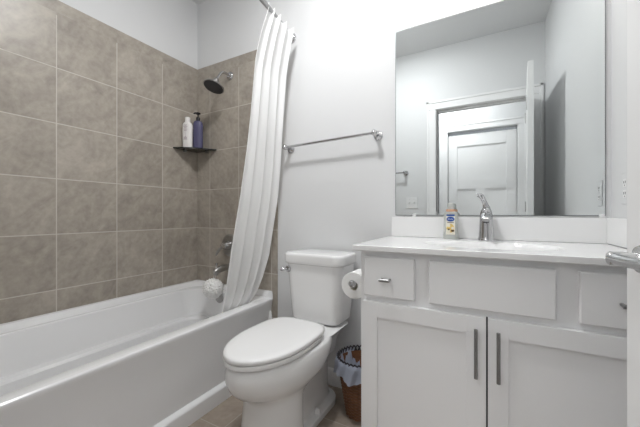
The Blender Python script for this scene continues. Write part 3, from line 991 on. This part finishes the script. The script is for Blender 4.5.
# ------------------------------------------------------------------ mirror
MX0, MX1, MZ0, MZ1 = -0.434, 0.421, CT + 0.113, 2.016
mi = thing('wall_mirror', 'large frameless wall mirror above the sink top', 'mirror', ((MX0 + MX1) / 2, YB, MZ0))
build('mirror_glass', under(B(MX0 + 0.002, MX1 - 0.002, YB - 0.0062, YB - 0.002, MZ0 + 0.002, MZ1 - 0.002), mi), M_MIRROR, mi)
build('mirror_edge', under(B(MX0, MX1, YB - 0.0055, YB - 0.0005, MZ0, MZ1), mi), M_MEDGE, mi)
for x in (MX1 - 0.012, MX0 + 0.10):
    build('clip', under(B(x - 0.009, x + 0.009, YB - 0.010, YB - 0.001, MZ0 - 0.008, MZ0 + 0.008, bev=0.002), mi), M_PLATE, mi)

# ------------------------------------------------------------------ toilet paper on the cabinet side
PX, PY0, PZ_ = -0.498, 1.200, 0.735
ph = thing('paper_holder', 'chrome paper holder arm on the cabinet side', 'paper holder', (VX0, PY0 + 0.06, PZ_))
bm = bmesh.new()
lathe(bm, [(0.022, 0), (0.022, 0.005), (0.017, 0.012), (0.010, 0.015)], (VX0, PY0 + 0.135, PZ_), 24, 'x')
tube(bm, bez((VX0 - 0.01, PY0 + 0.135, PZ_), (PX + 0.01, PY0 + 0.135, PZ_), (PX, PY0 + 0.135, PZ_), (PX, PY0 + 0.120, PZ_), 8) + [Vector((PX, PY0 - 0.010, PZ_))], 0.008, 14)
lathe(bm, [(0.008, -0.006), (0.015, 0.0), (0.0165, 0.006), (0.0165, 0.012), (0.012, 0.018), (0.003, 0.020)], (PX, PY0 - 0.006, PZ_), 22, 'y')
build('holder_arm', under(bm, ph), M_CHROME, ph)
tp = thing('toilet_paper', 'white toilet paper roll hanging beside the vanity cabinet', 'toilet paper', (PX, PY0, PZ_ - 0.0106))
bm = lathe(bmesh.new(), [(0.020, 0.0), (0.055, -0.0005), (0.0565, -0.002), (0.0565, -0.100), (0.055, -0.1015), (0.020, -0.102), (0.0195, -0.05), (0.020, 0.0)], (0, 0, 0), 48, 'y', cap0=False, cap1=False)
build('paper_roll', bm, M_PAPER, tp)
bm = lathe(bmesh.new(), [(0.0195, 0.0), (0.0195, -0.102), (0.0185, -0.102), (0.0185, 0.0), (0.0195, 0.0)], (0, 0, 0), 32, 'y', cap0=False, cap1=False)
o = build('core', bm, M_CREAM, tp); o['label'] = 'card core'

# ------------------------------------------------------------------ waste basket with a bag in it
BX, BY = -0.575, 1.472
wbk = thing('waste_basket', 'round brown wicker waste basket between toilet and vanity', 'basket', (BX, BY, 0))
bm = bmesh.new()
nA, nZ, BH = 96, 34, 0.275


def bk_r(z):
    return 0.070 + (0.116 - 0.070) * (z / BH)


rings = [[(0.066 * math.cos(2 * PI * i / nA), 0.066 * math.sin(2 * PI * i / nA), 0.001) for i in range(nA)]]
for j in range(nZ + 1):
    z = 0.004 + (BH - 0.004) * j / nZ
    rings.append([((bk_r(z) + 0.0035 * math.sin(2 * PI * 12 * i / nA + PI * j)) * math.cos(2 * PI * i / nA),
                   (bk_r(z) + 0.0035 * math.sin(2 * PI * 12 * i / nA + PI * j)) * math.sin(2 * PI * i / nA), z + 0.001 * (j % 2)) for i in range(nA)])
for z in (BH, 0.20, 0.10, 0.012):
    rings.append([((bk_r(z) - 0.009) * math.cos(2 * PI * i / nA), (bk_r(z) - 0.009) * math.sin(2 * PI * i / nA), z) for i in range(nA)])
loft(bm, rings)
build('basket_body', bm, M_WICKER, wbk, smooth=30)
bm = bmesh.new()
for k in range(36):
    a0 = 2 * PI * k / 36
    P = []
    for q in range(7):
        a_ = a0 + (q / 6) * 0.30
        rr = bk_r(BH) - 0.002 + 0.003 * math.sin(q)
        P.append((rr * math.cos(a_), rr * math.sin(a_), BH - 0.004 + 0.030 * math.sin(PI * q / 6)))
    tube(bm, P, 0.0042, 6)
o = build('looped_rim', bm, M_RIM, wbk); o['label'] = 'dark looped wicker rim'

bag = bmesh.new()
rings = []
NA = 96
for j, (rr, z) in enumerate(((0.050, 0.06), (0.074, 0.12), (0.090, 0.20), (0.104, 0.262), (0.112, 0.288), (0.119, 0.2955), (0.124, 0.290), (0.126, 0.275), (0.125, 0.255), (0.127, 0.236), (0.130, 0.218))):
    ring = []
    for i in range(NA):
        a_ = 2 * PI * i / NA
        w_ = 0.003 * math.sin(11 * a_ + j * 0.7) + 0.002 * math.sin(23 * a_ + 1.3 * j)
        # the bag is pulled down over the rim towards the toilet; towards the wall it has slipped inside
        face_ = 0.5 + 0.5 * math.cos(a_ - math.radians(215))
        over = max(0.0, min(1.0, (face_ - 0.30) / 0.25))
        if j <= 4:
            r_, z_ = rr + (w_ if j < 4 else w_ * 0.3), z - (1 - over) * (0.07 if j > 1 else 0.0) * (j / 4)
        else:
            r_ = (rr + w_ * (1 + 0.3 * (j - 5))) * over + (0.101 - 0.002 * (j - 4)) * (1 - over)
            zi = 0.218 - 0.006 * (j - 4)
            z_ = (z + (j > 8) * 0.012 * math.sin(5 * a_)) * over + zi * (1 - over)
        ring.append((r_ * math.cos(a_), r_ * math.sin(a_), z_))
    rings.append(ring)
loft(bag, rings, cap0=True, cap1=False)
o = build('bin_bag', bag, M_BAG, None, smooth=70)
o.location = (BX, BY, 0)
tag(o, 'pale plastic bag lining the wicker waste basket, folded over its rim', 'bag')


# ------------------------------------------------------------------ towel bars
def towel_bar(p0, p1, dirn, label):
    """p0, p1: bar ends; dirn: unit vector from the wall to the room; standoff 0.066"""
    so = 0.066
    p0, p1, dirn = Vector(p0), Vector(p1), Vector(dirn)
    t = thing('towel_bar', label, 'towel bar', p0 - dirn * so)
    bm_ = tube(bmesh.new(), [p0, p1], 0.0078, 16)
    build('bar', under(bm_, t), M_CHROME, t)
    for p in (p0, p1):
        b_ = bmesh.new()
        rot = dirn.to_track_quat('Z', 'Y').to_matrix().to_4x4()
        lathe(b_, [(0.026, 0.0005), (0.026, 0.006), (0.020, 0.013), (0.010, 0.020), (0.009, 0.045), (0.014, 0.052), (0.0165, 0.062), (0.016, 0.075), (0.010, 0.083), (0.002, 0.085)], n=26)
        move(b_, Matrix.Translation(p - dirn * so) @ rot)
        build('post', under(b_, t), M_CHROME, t)
    return t


towel_bar((-1.118, YB - 0.066, 1.452), (-0.532, YB - 0.066, 1.468), (0, -1, 0), 'long chrome towel bar on the wall above the toilet')
towel_bar((-1.19, YF + 0.066, 1.458), (-0.745, YF + 0.066, 1.458), (0, 1, 0), 'chrome towel bar on the door wall, its end seen in the mirror')

# ------------------------------------------------------------------ outlet and switch
ot = thing('wall_outlet', 'white double outlet on the wall beside the mirror', 'outlet', (XR, 1.490, 1.122))
bm = B(-0.003, -0.0005, -0.035, 0.035, -0.056, 0.056, bev=0.002)
build('cover_plate', bm, M_WALL, ot)
for z in (-0.020, 0.020):
    b2 = B(-0.0045, -0.002, -0.017, 0.017, z - 0.0145, z + 0.0145, bev=0.001)
    so_ = build('socket', b2, M_PLATE, ot)
    b3 = bmesh.new()
    for y in (-0.007, 0.007):
        box(b3, -0.0052, -0.004, y - 0.0012, y + 0.0012, z - 0.001, z + 0.008)
    box(b3, -0.0052, -0.004, -0.002, 0.002, z - 0.010, z - 0.006)
    build('slots', b3, M_SLOT, so_)

sw = thing('light_switch', 'white double light switch reflected at the mirror left edge', 'switch', (-0.685, YF, 1.145))
build('cover_plate', B(-0.058, 0.058, 0.0005, 0.006, -0.058, 0.058, bev=0.002), M_PLATE, sw)
for x in (-0.023, 0.023):
    build('toggle', B(x - 0.005, x + 0.005, 0.005, 0.016, -0.004, 0.012, bev=0.002), M_PLATE, sw)
    build('screw', lathe(bmesh.new(), [(0.003, 0), (0.003, -0.0015)], (x, 0.006, 0.040), 10, 'y'), M_HINGE, sw)

# ------------------------------------------------------------------ lamps
vl = thing('vanity_light', 'three-shade nickel wall light mounted over the large wall mirror', 'wall light', (-0.005, YB, 2.36))
build('back_plate', B(-0.30, 0.30, -0.022, -0.0005, -0.05, 0.05, bev=0.006), M_NICKEL, vl)
for x in (-0.22, 0, 0.22):
    bm = tube(bmesh.new(), bez((x, -0.02, 0), (x, -0.08, 0.0), (x, -0.12, 0.03), (x, -0.12, -0.02), 8), 0.008, 12)
    a_ = build('arm', bm, M_NICKEL, vl)
    bm = lathe(bmesh.new(), [(0.022, -0.02), (0.034, -0.04), (0.046, -0.08), (0.056, -0.125), (0.053, -0.125), (0.043, -0.08), (0.031, -0.042), (0.02, -0.024)], (x, -0.12, 0), 28, cap0=True, cap1=True)
    build('glass_shade', bm, M_SHADE, vl)
    ld = bpy.data.lights.new('bulb', 'POINT')
    ld.energy = VANITY_BULB_W
    ld.color = (1.0, 0.995, 0.985)
    ld.shadow_soft_size = 0.05
    lo_ = bpy.data.objects.new('bulb', ld)
    COL.objects.link(lo_)
    lo_.parent = vl
    lo_.location = (x, -0.15, -0.19)


def added_ceiling_lamp(x, y, r, watts, glow, label, col):  # unseen ceiling fixtures, added to brighten bathroom and hall
    t = thing('added_ceiling_light', label, 'ceiling light', (x, y, HC))
    bm_ = lathe(bmesh.new(), [(r + 0.02, -0.0005), (r + 0.02, -0.012), (r + 0.008, -0.018), (r, -0.014)], n=40)
    build('rim', bm_, M_TRIM, t)
    bm_ = lathe(bmesh.new(), [(r, -0.0145), (r * 0.6, -0.0165), (0.01, -0.017)], n=40)
    build('diffuser', bm_, M_SHADE, t)
    for kind, w_, dz in (('AREA', watts, -0.022), ('POINT', glow, -0.055)):      # straight down, and the glow to the sides
        l_ = bpy.data.lights.new('lamp', kind)
        if kind == 'AREA':
            l_.shape = 'DISK'
            l_.size = r * 2
        else:
            l_.shadow_soft_size = 0.035
        l_.energy = w_
        l_.color = col
        lo2 = bpy.data.objects.new('lamp', l_)
        COL.objects.link(lo2)
        lo2.parent = t
        lo2.location = (0, 0, dz)


added_ceiling_lamp(-0.45, -0.55, 0.16, HALL_FILL_W, HALL_FILL_GLOW_W, 'unseen round ceiling light added in the hall outside the door', (0.985, 0.995, 1.0))  # added for frontal fill through the doorway; fitting out of view
added_ceiling_lamp(-0.70, 0.82, 0.14, CEILING_FILL_W, CEILING_FILL_GLOW_W, 'unseen round ceiling light added over the bathroom floor', (0.985, 0.993, 1.0))  # added to light the room evenly; placed out of the mirror's sight
